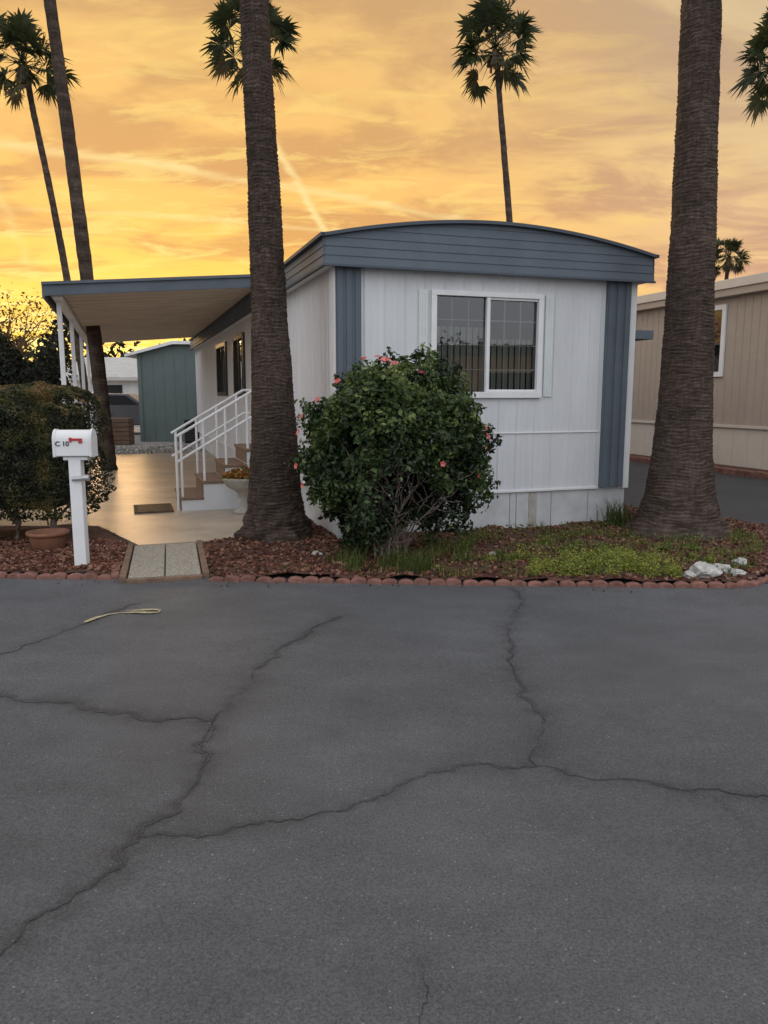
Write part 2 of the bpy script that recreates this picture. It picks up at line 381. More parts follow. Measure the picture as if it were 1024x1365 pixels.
# scalloped edging
def edging(name,path,step=.128):
    P=[Vector(p) for p in path]; L=[0]
    for a,b in zip(P[:-1],P[1:]): L.append(L[-1]+(b-a).length)
    n=int(L[-1]/step); bm=bmesh.new()
    for i in range(n):
        s=(i+.5)*step; j=max(q for q in range(len(L)) if L[q]<=s); j=min(j,len(P)-2)
        d=(P[j+1]-P[j]).normalized(); c=P[j]+d*(s-L[j]); a=math.atan2(d.y,d.x)+random.uniform(-.12,.12)
        M=Matrix.Translation((c.x+random.uniform(-.008,.008),c.y+random.uniform(-.008,.008),random.uniform(-.026,-.010)))@Matrix.Rotation(a,4,'Z')@Matrix.Rotation(random.uniform(-.08,.08),4,'Y')
        pr=[(-.063,-.03),(.063,-.03),(.063,.030),(.045,.046),(0,.054),(-.045,.046),(-.063,.030)]
        f=[bm.verts.new(M@Vector((x,-.034,z))) for x,z in pr]; bk=[bm.verts.new(M@Vector((x,.034,z))) for x,z in pr]
        bm.faces.new(f); bm.faces.new(bk[::-1])
        for q in range(7): bm.faces.new((f[q],bk[q],bk[(q+1)%7],f[(q+1)%7]))
    me=bpy.data.meshes.new(name); bmesh.ops.recalc_face_normals(bm,faces=bm.faces); bm.to_mesh(me); me.materials.append(M_brick)
    o=link(bpy.data.objects.new(name,me)); md=o.modifiers.new('b','BEVEL'); md.width=.014; md.segments=3; return o
edging('brick_edging',[(-1.42,6.11),(0,6.03),(2.68,5.88),(2.92,5.94),(3.12,6.10),(3.3,6.33),(3.62,6.8),(4.17,7.68),(4.42,8.5)])
edging('brick_edging',[(-9,6.60),(-2.22,6.17),(-2.56,7.4)])

# ------------------------------------------------------------------ the mobile home
home=empty('mobile_home',(H0[0],H0[1],0),HA)
WD,LN=3.48,15.2; ZT=2.74
wx0,wx1,wz0,wz1=1.04,2.28,1.50,2.52
m=MB()
m.box(0,wx0,0,.08,.42,ZT).box(wx1,WD,0,.08,.42,ZT).box(wx0,wx1,0,.08,.42,wz0).box(wx0,wx1,0,.08,wz1,ZT)
m.box(WD-.08,WD,.08,LN,.42,ZT).box(.08,WD-.08,LN-.08,LN,.42,ZT)
sw=[(6.0,7.2),(8.4,9.9)]; dw=(2.55,3.4)
ycur=.08
for a,b in [dw]+sw:
    m.box(0,.08,ycur,a,.42,ZT)
    if (a,b)==dw: m.box(0,.08,a,b,2.62,ZT)
    else: m.box(0,.08,a,b,.42,1.5).box(0,.08,a,b,2.5,ZT)
    ycur=b
m.box(0,.08,ycur,LN-.0,.42,ZT)
m.obj('walls',M_white,home)
m=MB(); x=.30; ri=0
while x<3.05:   # pressed ribs of the front siding
    w=.011; big=(ri%3==0); dpt=.010 if big else .004; ri+=1
    spans=[(1.095,ZT-.01)] if not(wx0-.05<x<wx1+.05) else [(1.095,wz0-.07),(wz1+.05,ZT-.01)]
    for z0,z1 in spans+[(.47,1.065)]: m.poly([(x-w,-.001,z0),(x,-dpt,z0),(x,-dpt,z1),(x-w,-.001,z1)]).poly([(x,-dpt,z0),(x+w,-.001,z0),(x+w,-.001,z1),(x,-dpt,z1)])
    x+=.072
y=.16
while y<LN-.1:
    w=.011; spans=[(.47,ZT-.01)]
    if dw[0]-.06<y<dw[1]+.06: spans=[]
    elif any(a-.06<y<b+.06 for a,b in sw): spans=[(.47,1.44),(2.56,ZT-.01)]
    for z0,z1 in spans: m.poly([(-.001,y-w,z0),(-.001,y-w,z1),(-.007,y,z1),(-.007,y,z0)]).poly([(-.007,y,z0),(-.007,y,z1),(-.001,y+w,z1),(-.001,y+w,z0)])
    y+=.1524
m.obj('siding_ribs',M_white,home)
m=MB().box(.27,3.07,-.014,-.0005,1.07,1.085).box(.27,3.07,-.022,-.0005,.425,.450)
m.box(-.018,.0-.0005,-.018,.16,.42,ZT).box(WD-.06,WD+.018,-.018,-.0005,.42,ZT).box(WD+.0005,WD+.018,-.0005,.1,.42,ZT)
m.box(-.022,-.0005,.17,LN,.425,.455).box(-.02,-.0005,LN-.1,LN+.02,.45,ZT)
m.obj('white_trim',M_whitet,home,.003)
m=MB()
for a,b in [(.0,.255),(3.10,3.40)]:
    m.box(a,b,-.045,-.019 if a==0 else -.0005,.44,ZT-.002)
    for q in range(3): 
        c=a+(b-a)*(q*.36+.03); m.box(c,c+(b-a)*.22,-.058,-.0455,.441,ZT-.004)
m.obj('blue_pilasters',M_slate,home,.004)
m=MB()
xs_=[.01,.75,1.45,1.98,2.06,2.50,2.98,3.47]
for a,b in zip(xs_[:-1],xs_[1:]): m.box(a+.004,b-.004,.012,.03,-.05,.42)
for q in range(12): m.box(.012,.03,.04+q*1.26,.04+(q+1)*1.26-.008,-.05,.42); m.box(WD-.03,WD-.012,.04+q*1.26,.04+(q+1)*1.26-.008,-.05,.42)
m.obj('skirting',M_skirt,home)
MB().box(2.215,2.315,.004,.0115,-.05,.415).obj('skirting_patch',M_stone,home)
MB().box(.035,WD-.035,.035,LN-.05,-.05,.40).obj('underfloor',M_dark,home)
XL,XR,YF=-.15,WD+.14,-.14
def arch(x):
    t=(x-(XL+XR)/2)/((XR-XL)/2); return 2.995+.225*(1-abs(t)**1.9)
m=MB(); rows=[2.73,2.815,2.90,2.985,3.07,3.155,3.24,3.33]; NX=48
for r in range(len(rows)-1):
    z0,z1=rows[r],rows[r+1]
    for i in range(NX):
        xa=XL+(XR-XL)*i/NX; xb=XL+(XR-XL)*(i+1)/NX
        ta,tb=min(z1,arch(xa)),min(z1,arch(xb))
        if max(ta,tb)<=z0+1e-4: continue
        ta=max(ta,z0);tb=max(tb,z0)
        yo=YF+.003*r
        m.poly([(xa,yo,z0),(xb,yo,z0),(xb,yo+.010,tb),(xa,yo+.010,ta)])
        m.poly([(xa,yo+.02,z0),(xb,yo+.02,z0),(xb,yo,z0),(xa,yo,z0)])
for r in range(3):
    z0=rows[r]; z1=rows[r+1] if r<2 else 2.992
    xo=XL+.004*r; m.poly([(xo,LN+.1,z0),(xo,YF,z0),(xo+.012,YF,z1),(xo+.012,LN+.1,z1)]).poly([(xo+.02,LN+.1,z0),(xo+.02,YF,z0),(xo,YF,z0),(xo,LN+.1,z0)])
    xo=XR-.004*r; m.poly([(xo,YF,z0),(xo,LN+.1,z0),(xo-.012,LN+.1,z1),(xo-.012,YF,z1)])
m.obj('fascia',M_slate,home)
m=MB()
for i in range(NX):
    xa=XL-.02+(XR-XL+.04)*i/NX; xb=XL-.02+(XR-XL+.04)*(i+1)/NX; za,zb=arch(min(max(xa,XL),XR)),arch(min(max(xb,XL),XR))
    y0=YF-.03
    m.poly([(xa,y0,za-.018),(xb,y0,zb-.018),(xb,y0,zb+.014),(xa,y0,za+.014)]).poly([(xa,y0,za+.014),(xb,y0,zb+.014),(xb,.1,zb+.014),(xa,.1,za+.014)]).poly([(xa,y0,za-.018),(xa,y0+.06,za-.018),(xb,y0+.06,zb-.018),(xb,y0,zb-.018)])
m.box(XL-.03,XL+.01,YF-.03,LN+.1,2.98,3.012).box(XR-.01,XR+.03,YF-.03,LN+.1,2.98,3.012)
m.box(XL-.012,XR+.012,YF-.014,YF+.02,2.712,2.733).box(XL-.012,XL+.03,YF+.02,LN+.1,2.712,2.733)
m.obj('roof_cap',M_slate2,home)
m=MB()
for i in range(NX):
    xa=XL+(XR-XL)*i/NX; xb=XL+(XR-XL)*(i+1)/NX; m.poly([(xa,YF+.03,arch(xa)-.001),(xb,YF+.03,arch(xb)-.001),(xb,LN+.1,arch(xb)-.001),(xa,LN+.1,arch(xa)-.001)])
m.obj('roof',M_rooftop,home)
MB().box(XL+.02,XR-.02,YF+.02,-.02,2.735,2.745).box(XL+.02,-.001,-.019,LN,2.735,2.745).box(WD+.02,XR-.02,-.019,LN,2.735,2.745).obj('soffit',M_whitet,home)
# front window
m=MB()
m.box(wx0-.03,wx1+.03,-.035,.02,wz1-.02,wz1+.03).box(wx0-.03,wx1+.03,-.045,.02,wz0-.045,wz0+.02)
m.box(wx0-.03,wx0+.03,-.035,.02,wz0+.02,wz1-.02).box(wx1-.03,wx1+.03,-.035,.02,wz0+.02,wz1-.02)
cx=(wx0+wx1)/2; m.box(cx-.02,cx+.02,-.025,.02,wz0+.02,wz1-.02)
m.box(cx+.021,wx1-.031,-.012,.012,wz0+.021,wz0+.045).box(cx+.021,wx1-.031,-.012,.012,wz1-.045,wz1-.021)
m.obj('window_frame',M_whitet,home,.004)
m=MB()
for a,b,yy,t in ((wx0+.03,cx-.02,.026,.004),(cx+.02,wx1-.03,.026,.006)):
    for q in (1,2): xx=a+(b-a)*q/3; m.box(xx-t,xx+t,yy,yy+.004,wz0+.046,wz1-.046)
    for q in (1,2,3): zz=wz0+(wz1-wz0)*q/4; m.box(a+.002,b-.002,yy+.0045,yy+.008,zz-t,zz+t)
m.obj('window_muntins',M_whitet,home)
MB().poly([(wx0,.022,wz0),(wx1,.022,wz0),(wx1,.022,wz1),(wx0,.022,wz1)]).obj('window_glass',M_glass,home)
m=MB(); x=wx0
while x<wx1-.02: 
    zt_=wz0+.70 if x<cx else wz0+.58
    m.poly([(x,.100,wz0-.05),(x+.068,.125,wz0-.05),(x+.068,.125,zt_),(x,.100,zt_)]); x+=.072
m.obj('window_blinds',M_blind,home)
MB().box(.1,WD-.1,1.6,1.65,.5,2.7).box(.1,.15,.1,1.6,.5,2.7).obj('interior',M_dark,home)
m=MB()
for a in (wx0-.165,wx1+.06):
    m.box(a,a+.10,-.022,-.0105,wz0-.03,wz1+.03)
    for q in range(3): m.box(a+.012+q*.03,a+.028+q*.03,-.028,-.0225,wz0-.0,wz1)
m.obj('shutters',M_shut,home,.002)
m=MB(); gl=MB(); dk=MB()
for a,b in sw:
    m.box(-.04,.01,a-.04,b+.04,2.46,2.54).box(-.04,.01,a-.04,b+.04,1.46,1.54).box(-.04,.01,a-.04,a+.03,1.54,2.46).box(-.04,.01,b-.03,b+.04,1.54,2.46).box(-.03,.01,(a+b)/2-.02,(a+b)/2+.02,1.54,2.46)
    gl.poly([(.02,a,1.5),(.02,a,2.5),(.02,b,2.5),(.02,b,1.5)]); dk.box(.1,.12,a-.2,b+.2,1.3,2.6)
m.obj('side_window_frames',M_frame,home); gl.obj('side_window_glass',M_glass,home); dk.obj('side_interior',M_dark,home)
MB().box(-.02,.06,dw[0]+.001,dw[1]-.001,.8,2.61).obj('door',M_whitet,home,.004)
MB().box(-.02,.07,dw[0]+.001,dw[1]-.001,.42,.79).obj('door_sill',M_white,home)
# ------------------------------------------------------------------ carport
cp=empty('carport',(H0[0],H0[1],0),HA)
cy0,cy1,cxl,cxr=3.1,13.6,-2.88,-.19
def cz(x): return 3.07+(x-cxr)*(.22/2.7)
m=MB()
zt=lambda x:cz(x)-.10
m.poly([(cxl,cy0,zt(cxl)+.07),(cxr,cy0,zt(cxr)+.07),(cxr,cy1,zt(cxr)+.07),(cxl,cy1,zt(cxl)+.07)])
m.obj('roof_top',M_rooftop,cp)
m=MB()
m.poly([(cxl+.03,cy0+.03,zt(cxl)),(cxl+.03,cy1,zt(cxl)),(cxr,cy1,zt(cxr)),(cxr,cy0+.03,zt(cxr))])
yy=cy0+.35
while yy<cy1: 
    w=.02; m.poly([(cxl+.03,yy-w,zt(cxl)-.001),(cxr,yy-w,zt(cxr)-.001),(cxr,yy,zt(cxr)-.016),(cxl+.03,yy,zt(cxl)-.016)]).poly([(cxl+.03,yy,zt(cxl)-.016),(cxr,yy,zt(cxr)-.016),(cxr,yy+w,zt(cxr)-.001),(cxl+.03,yy+w,zt(cxl)-.001)]); yy+=.4
m.obj('pan_ceiling',M_pan,cp)
m=MB()
def strip(xa,xb,ya,yb,h0,h1,t=.03):
    v=[(xa,ya,cz(xa)+h0),(xb,yb,cz(xb)+h0),(xb,yb,cz(xb)+h1),(xa,ya,cz(xa)+h1)]
    dx,dy=(0,t) if ya==yb else (t,0)
    w=[(a+dx,b+dy,c) for a,b,c in v]; n=len(m.v); m.v+=v+w
    m.f+=[(n,n+1,n+2,n+3),(n+7,n+6,n+5,n+4),(n,n+4,n+5,n+1),(n+3,n+2,n+6,n+7),(n,n+3,n+7,n+4),(n+1,n+5,n+6,n+2)]
strip(cxl,cxr,cy0,cy0,-.15,0); strip(cxl-.03,cxl-.03,cy0,cy1,-.17,.01); strip(cxl-.03,cxr,cy0-.03,cy0-.03,-.02,.015)
m.obj('edge_fascia',M_slate,cp)
m=MB()
for y in (3.5,6.1,9.1,12.1): m.box(cxl+.10,cxl+.16,y,y+.06,0,zt(cxl+.15)-.002)
m.box(cxl+.08,cxl+.19,cy0+.1,cy1-.1,zt(cxl+.15)-.08,zt(cxl+.15)-.026)
m.obj('posts',M_whitet,cp,.004)
# ------------------------------------------------------------------ entry steps
st=empty('entry_steps',(H0[0],H0[1],0),HA)
m=MB(); t_=MB()
y0,y1=2.45,3.5
for i in range(4):
    x0=-1.38+.28*i; m.box(x0,x0+.28 if i<3 else -.03,y0,y1,.0,.2*(i+1)-.04)
    t_.box(x0-.02,(x0+.279) if i<3 else -.03,y0-.015,y1+.015,.2*(i+1)-.039,.2*(i+1))
m.obj('stair_body',M_white,st); t_.obj('treads',M_step,st,.006)
m=MB()
for i in range(4): x0=-1.38+.28*i; m.box(x0-.006,x0-.001,y0+.02,y1-.02,.2*i+.01,.2*(i+1)-.045)
m.obj('risers',M_step,st)
m=MB()
for yy in (y0+.04,y1-.04):
    def rp(x,h): return (x,yy,.2+(x+1.36)/.28*.2*.82+h)
    for h in (.80,.48): m.tube([rp(-1.42,h),rp(-.42,h),(-.06,yy,rp(-.42,h)[2])],.017,8)
    for x in (-1.36,-1.08,-.80,-.52,-.1): m.tube([(x,yy,.2*min(3,int((x+1.381)/.28))+.2 -.005),(x,yy,rp(min(x,-.42),.80)[2])],.016,8)
m.tube([(-1.42,y0+.04,1.0),(-1.42,y0+.04,.02)],.017)
m.obj('handrails',M_whitet,st,smooth=False)
bw=empty('flower_bowl',(*W(-.66,2.05),.025))
MB().lathe([(.0,0),(.13,0),(.13,.03),(.07,.06),(.06,.24),(.10,.28),(.19,.33),(.25,.42),(.26,.45),(.23,.45),(.18,.40),(0,.40)],0,0,28).obj('bowl',M_stone,bw,smooth=True)
n=700; a=rng.uniform(0,2*np.pi,n); r=.25*np.sqrt(rng.random(n)); P=np.column_stack([r*np.cos(a),r*np.sin(a),.45+rng.uniform(0,.17,n)*(1-r/.32)])
leaves('flowers',P,np.tile([0,0,1.],(n,1)),.04,M_oran,bw,aspect=.8)
leaves('flower_leaves',P-[0,0,.02],np.tile([0,0,1.],(n,1)),.05,M_weed,bw)
dm=empty('doormat',(*W(-1.72,2.75),.026),HA); 
MB().box(-.24,.24,-.36,.36,0,.018).obj('mat',M_mat,dm,.005)
m=MB()
for q in range(7): m.box(-.19,.19,-.33+q*.1,-.29+q*.1,.0185,.022)
m.obj('mat_pattern',M_black,dm)

aw=empty('side_awning',(H0[0],H0[1],0),HA)
MB().box(WD+.01,6.06,3.0,7.5,2.36,2.50).obj('awning_roof',M_slate,aw,.005)
MB().box(4.9,4.97,3.2,3.27,0,2.359).box(4.9,4.97,7.1,7.17,0,2.359).obj('awning_posts',M_whitet,aw)

# ------------------------------------------------------------------ neighbour home (right)
nb=empty('mobile_home',(7.4,14.74,0),HA)
y0,y1=-7,15
m=MB(); m.box(0,7,y0,y1,.86,3.42); m.obj('walls',M_beige,nb)
m=MB(); y=y0+.1
while y<y1:
    if not 1.3<y<3.0: m.box(-.010,-.0005,y-.012,y+.012,.9,3.4)
    else: m.box(-.010,-.0005,y-.012,y+.012,.9,1.8)
    y+=.2
m.obj('siding_ribs',M_beige,nb)
m=MB(); y=y0
while y<y1: m.box(.02,.04,y+.004,y+.396,-.05,.83); y+=.4
m.obj('skirting',M_beigel,nb)
MB().box(-.03,-.0,y0,y1,.82,.88).box(-.05,7.05,y0-.05,y0,-.05,.0).obj('belt_trim',M_beigel,nb)
m=MB()
m.box(-.22,7.2,y0-.2,y1+.2,3.42,3.56).obj('eave_fascia',M_beige,nb,.01)
MB().box(-.26,7.24,y0-.24,y1+.24,3.561,3.74).obj('gutter_fascia',M_beigel,nb,.01)
MB().poly([(-.2,y0-.2,3.745),(3.5,y0-.2,4.1),(3.5,y1+.2,4.1),(-.2,y1+.2,3.745)]).poly([(3.5,y0-.2,4.1),(7.2,y0-.2,3.745),(7.2,y1+.2,3.745),(3.5,y1+.2,4.1)]).obj('roof',M_rooftop,nb)
m=MB().box(-.05,-.011,1.35,1.45,1.85,3.3).box(-.05,-.011,2.8,2.9,1.85,3.3).box(-.05,-.011,1.45,2.8,3.2,3.3).box(-.05,-.011,1.45,2.8,1.85,1.95).box(-.04,-.011,2.1,2.15,1.95,3.2); m.obj('window_frame',M_whitet,nb)
MB().box(-.0115,-.011,1.45,2.8,1.95,3.2).obj('window_backing',M_dark,nb)
MB().box(-.014,-.0125,1.46,2.09,1.96,3.19).box(-.014,-.0125,2.16,2.79,1.96,3.19).obj('window_pane',M_glass,nb)
bb=empty('brick_border',(7.4,14.74,0),HA)
m=MB(); y=-7
while y<15: m.box(-1.0+random.uniform(-.01,.01),-.85,y,y+.20,-.02,.11+random.uniform(-.01,.01)); y+=.212
m.obj('bricks',M_brick,bb,.008)
MB().box(-.85,0.0,-7,15,-.02,.05).obj('mulch_strip',M_mulch,bb)
# homes across the street, behind the viewpoint (seen in window reflections)
ac=empty('mobile_home',(9.5,-13.5,0),R(40))
MB().box(0,5.2,-9,0,.0,3.0).box(8,14,-9,0,0,3.0).obj('walls',M_beige,ac); MB().box(-.3,5.5,-9.3,.3,3.0,3.35).box(7.7,14.3,-9.3,.3,3.0,3.35).obj('roof',M_slate2,ac)
MB().box(1,2.6,.001,.05,1.2,2.3).box(3.4,4.4,.001,.05,1.2,2.3).box(9.5,11.5,.001,.05,1.2,2.3).obj('windows',M_dark,ac)
MB().box(.9,2.7,.051,.08,2.3,2.4).box(9.4,11.6,.051,.08,2.3,2.4).obj('window_heads',M_whitet,ac)

# ------------------------------------------------------------------ teal house, clutter beyond the carport
th=empty('teal_house',(-7.6,24.2,0),R(3))
MB().box(0,10,0,8,0,2.75).obj('walls',M_teal,th)
m=MB()
for q in range(30): m.box(.1+q*.33,.112+q*.33,-.008,-.0005,.05,2.7)
m.obj('panel_battens',M_teal,th)
MB().poly([(-.35,-.25,2.62),(1.1,-.25,3.02),(1.1,8.2,3.02),(-.35,8.2,2.62)]).poly([(1.1,-.25,3.02),(10.3,-.25,3.02),(10.3,8.2,3.02),(1.1,8.2,3.02)]).poly([(-.35,-.25,2.62),(-.35,-.25,2.70),(1.1,-.25,3.10),(10.3,-.25,3.10),(10.3,-.25,3.0),(1.1,-.25,3.0)]).obj('roof_trim',M_whitet,th)
MB().poly([(0,-.002,2.75),(10,-.002,2.75),(10,-.002,3.0),(1.1,-.002,3.0)]).obj('gable_infill',M_teal,th)
MB().box(-.03,.08,-.03,-.013,0,2.74).obj('corner_trim',M_teal,th)
acu=empty('air_conditioner',(-6.05,23.4,0)); MB().box(0,.6,0,.5,0,.72).obj('cabinet',M_dark,acu,.02)
m=MB(); 
for q in range(7): m.box(.04,.56,-.02,-.0005,.1+q*.08,.13+q*.08)
m.obj('louvres',M_frame,acu)
wb=empty('wooden_planter_box',(-8.35,22.6,0)); m=MB()
for q in range(6): m.box(0,.88,0,.5,.02+q*.13,.14+q*.13)
m.obj('planks',M_wood,wb,.008)
wh=empty('white_house',(-14.5,36,0)); MB().box(0,6.5,0,6,0,2.3).obj('walls',M_white,wh)
MB().poly([(-.5,-.5,2.25),(7,-.5,2.25),(7,3,3.3),(-.5,3,3.3)]).poly([(-.5,3,3.3),(7,3,3.3),(7,6.5,2.25),(-.5,6.5,2.25)]).poly([(-.5,-.5,2.1),(7,-.5,2.1),(7,-.5,2.25),(-.5,-.5,2.25)]).obj('roof',M_rooftop,wh)
MB().box(1.2,2.4,-.03,-.001,1.0,1.9).box(4,5.4,-.03,-.001,1,1.9).obj('windows',M_dark,wh)
wf=empty('white_fence',(-12.4,25.5,0)); m=MB()
for q in range(18): m.box(q*.16,q*.16+.11,0,.03,.05,1.25)
m.box(0,2.9,.031,.06,.3,.38).box(0,2.9,.031,.06,.95,1.03); m.obj('pickets',M_whitet,wf)
car=empty('parked_car',(-10.0,29,0),R(8))
pr=[(-2.2,.35),(2.2,.35),(2.25,.75),(2.1,.95),(1.15,1.05),(.6,1.5),(-1.3,1.55),(-2.0,1.1),(-2.25,.9)]
m=MB(); n=len(pr); m.v=[(x,-.85,z) for x,z in pr]+[(x,.85,z) for x,z in pr]; m.f=[tuple(range(n)),tuple(range(n,2*n))[::-1]]+[(i,i+n,(i+1)%n+n,(i+1)%n) for i in range(n)]
m.obj('body',matte('car_paint',(.12,.12,.13),.25,.05,3),car,.06)
MB().poly([(-1.75,-.855,1.1),(.95,-.855,1.1),(.5,-.855,1.43),(-1.25,-.855,1.47)]).obj('side_windows',M_dark,car)
m=MB()
for x in (-1.35,1.35):
    for y in (-.86,.70): m.tube([(x,y,.33),(x,y+.18,.33)],.33,20)
m.obj('wheels',M_black,car)
MB().box(2.2,2.27,-.75,-.45,.65,.8).box(-2.28,-2.2,-.8,-.5,.75,.95).obj('lamps',M_red,car)

# ------------------------------------------------------------------ mailbox
mb=empty('mailbox',(-2.575,6.42,0),R(4))
MB().box(-.050,.050,-.05,.05,-.05,.985).obj('post',M_whitet,mb,.006)
MB().box(-.09,.11,-.048,.048,.955,.984).obj('bracket',M_whitet,mb,.004)
m=MB(); prof=[]; hw=.08
for k in range(13):
    a=math.pi*k/12; prof.append((hw*math.cos(a),1.115+.09*math.sin(a)))
prof=[(hw,.99)]+prof+[(-hw,.99)]; n=len(prof)
x0,x1=-.150,.150
m.v=[(x0,y,z) for y,z in prof]+[(x1,y,z) for y,z in prof]; m.f=[tuple(range(n))[::-1],tuple(range(n,2*n))]+[(i,i+n,(i+1)%n+n,(i+1)%n) for i in range(n)]
m.obj('box',M_whitet,mb,.006)
m=MB(); s=1.05; pr2=[(y*s,1.1+(z-1.1)*s) for y,z in prof]
for xa,xb in ((x0-.007,x0+.013),(x1-.013,x1+.007)):
    q=len(m.v); m.v+=[(xa,y,z) for y,z in pr2]+[(xb,y,z) for y,z in pr2]; m.f+=[tuple(range(q,q+n))[::-1],tuple(range(q+n,q+2*n))]+[(q+i,q+i+n,q+(i+1)%n+n,q+(i+1)%n) for i in range(n)]
m.obj('end_rims',M_whitet,mb,.003)
MB().box(-.015,.085,-.089,-.083,1.118,1.138).box(.055,.085,-.090,-.084,1.098,1.117).box(-.02,-.0,-.093,-.081,1.108,1.145).obj('flag',M_red,mb,.002)
MB().tube([(-.02,-.065,.80),(.10,-.065,.81)],.020,14).tube([(.07,-.065,.81),(.12,-.065,.81)],.027,14).obj('paper_clip',M_steel,mb,.002)
cu=bpy.data.curves.new('lettering','FONT'); cu.body='C 10'; cu.size=.056; cu.extrude=.001; cu.offset=.001; cu.materials.append(M_black)
tx=link(bpy.data.objects.new('lettering',cu),mb); tx.location=(-.134,-.0835,1.075); tx.rotation_euler=(R(90),0,0)

# ------------------------------------------------------------------ palms
def trunk(name,pts,parent,nth=64,fine=6.0,sp=.010,ring=.036,amp=.011,rough=.025):
    pts=np.array(pts); zt=pts[-1,2]; zs=np.arange(pts[0,2],min(fine,zt),sp)
    if zt>fine: zs=np.concatenate([zs,np.arange(fine,zt,.12),[zt]])
    def cs(c):
        v=np.interp(zs,pts[:,2],pts[:,c]); kk=15
        vp=np.pad(v,kk,mode='edge'); return np.convolve(vp,np.ones(2*kk+1)/(2*kk+1),'valid')
    cx,cyy,rr=cs(0),cs(1),cs(3)
    V=[];A=[]
    off=random.uniform(0,50)
    for i,z in enumerate(zs):
        for k in range(nth):
            th=2*math.pi*k/nth; c,s=math.cos(th),math.sin(th)
            n1=mn.noise(Vector((c*1.3,s*1.3,z*2.2+off))); n2=mn.noise(Vector((c*2.8,s*2.8,z*9+off))); n3=mn.noise(Vector((c*13,s*13,z*14+off)))
            ph=(z+.05*n1+.03*n2)/ring; fr=ph-math.floor(ph)
            base=max(0,1-z/.5)
            r=rr[i]+amp*(fr-.5)*(1+1.2*n2)+rough*n1*.5+amp*1.0*n3+base*.09*mn.noise(Vector((c*4,s*4,z*9+off)))
            V.append((cx[i]+r*c,cyy[i]+r*s,z)); A.append(min(1,max(0,(fr*.7+.3*(n3+.5)))))
    F=[(i*nth+k,i*nth+(k+1)%nth,(i+1)*nth+(k+1)%nth,(i+1)*nth+k) for i in range(len(zs)-1) for k in range(nth)]
    o=mesh(name,V,F,M_bark,parent,True); add_attr(o,'ring',A); return o
def crown(name,c,parent,nf=46,R_=1.35,seed=0):
    rd=random.Random(seed); V=[];F=[];T=[]
    def tri(a,b,d,t): n=len(V); V.extend([a,b,d]); F.append((n,n+1,n+2)); T.extend([t]*3)
    C=Vector(c)
    for i in range(nf):
        az=2.399*i+rd.uniform(-.5,.5); u=(i+rd.random())/nf; el=R(-60+144*u**.95)
        dead=el<R(-42)
        d=Vector((math.cos(az)*math.cos(el),math.sin(az)*math.cos(el),math.sin(el)))
        pl=R_*rd.uniform(.44,.70)
        root=C+Vector((0,0,rd.uniform(-.2,.1))); droop=Vector((0,0,-.08*R_*rd.random()))
        hub=root+d*pl+droop
        side=d.cross(Vector((0,0,1)))
        if side.length<.1: side=Vector((1,0,0))
        side.normalize(); up=side.cross(d)
        w=.014*R_; t0=rd.uniform(.1,.7)
        tri(root-side*w,root+side*w,hub,.3)
        tri(root-up*w,root+up*w,hub,.3)
        fr=R_*rd.uniform(.34,.48)*(.8 if dead else 1); roll=rd.uniform(-1.2,1.2)
        s2=side*math.cos(roll)+up*math.sin(roll); nl=24; nrm=s2.cross(d)
        for k in range(nl):
            a=R(-112+224*k/(nl-1)); dd=d*math.cos(a)+s2*math.sin(a)
            dd=(dd+nrm*rd.uniform(-.2,.2)+nrm*.3*abs(math.sin(a))).normalized(); L=fr*(1-.28*abs(a)/2.2)*rd.uniform(.75,1.12)
            mid=hub+dd*L*.5; tip=hub+dd*L+Vector((0,0,-rd.uniform(.12,.34)*L)); pw=(dd.cross(nrm)).normalized()*L*.078
            t=min(1,max(0,t0+rd.uniform(-.15,.15)+(.45 if dead else 0)))
            tri(hub,mid-pw,mid+pw,t); tri(mid-pw,tip,mid+pw,t)
    for i in range(50):   # dead thatch below
        az=rd.uniform(0,2*math.pi); r=rd.uniform(.06,.18)*R_; a=C+Vector((math.cos(az)*.08,math.sin(az)*.08,-.05)); b=C+Vector((math.cos(az)*r,math.sin(az)*r,-rd.uniform(.2,.55)*R_*.8))
        p=Vector((-math.sin(az),math.cos(az),0))*.045*R_; tri(a,b-p,b+p,1.0)
    o=mesh(name,V,F,M_frond,parent); add_attr(o,'tint',T); return o
def palm(pts,R_,seed,**kw):
    e=empty('palm_tree',(0,0,0)); trunk('trunk',pts,e,**kw); x,y,z,_=pts[-1]; crown('crown',(x,y,z+.1),e,R_=R_,seed=seed); return e
palm([(-1.13,7.93,-.05,.44),(-1.13,7.93,.06,.395),(-1.13,7.93,.20,.305),(-1.13,7.93,.5,.272),(-1.13,7.93,1.2,.225),(-1.15,7.93,2.2,.180),(-1.18,7.93,3.6,.150),(-1.23,7.93,5.2,.130),(-1.3,7.9,9,.12),(-1.4,7.9,12.5,.11)],1.6,1)
palm([(3.14,8.10,-.05,.66),(3.14,8.1,.05,.57),(3.14,8.10,.14,.43),(3.14,8.10,.45,.355),(3.14,8.10,.9,.298),(3.14,8.10,1.6,.256),(3.13,8.1,2.6,.226),(3.11,8.1,3.6,.203),(3.07,8.1,5.2,.182),(3.0,8.1,9,.17),(2.95,8.1,12.5,.15)],1.6,2)
def farpalm(x0,x1,y,zt,r,Rr,seed,bend=.0):
    pts=[(x0+(x1-x0)*t+bend*math.sin(math.pi*t),y,zt*t-.05,r*(1.35-.45*t)) for t in np.linspace(0,1,9)]
    return palm(pts,Rr,seed,nth=20,fine=99,sp=.1,ring=.3,amp=.006,rough=.02)
farpalm(4.45,3.35,25,11.75,.092,1.6,3,.1)
farpalm(-4.1,-4.0,25,12.0,.092,1.65,4)
farpalm(-9.45,-10.9,25,11.35,.095,1.6,5,.15)
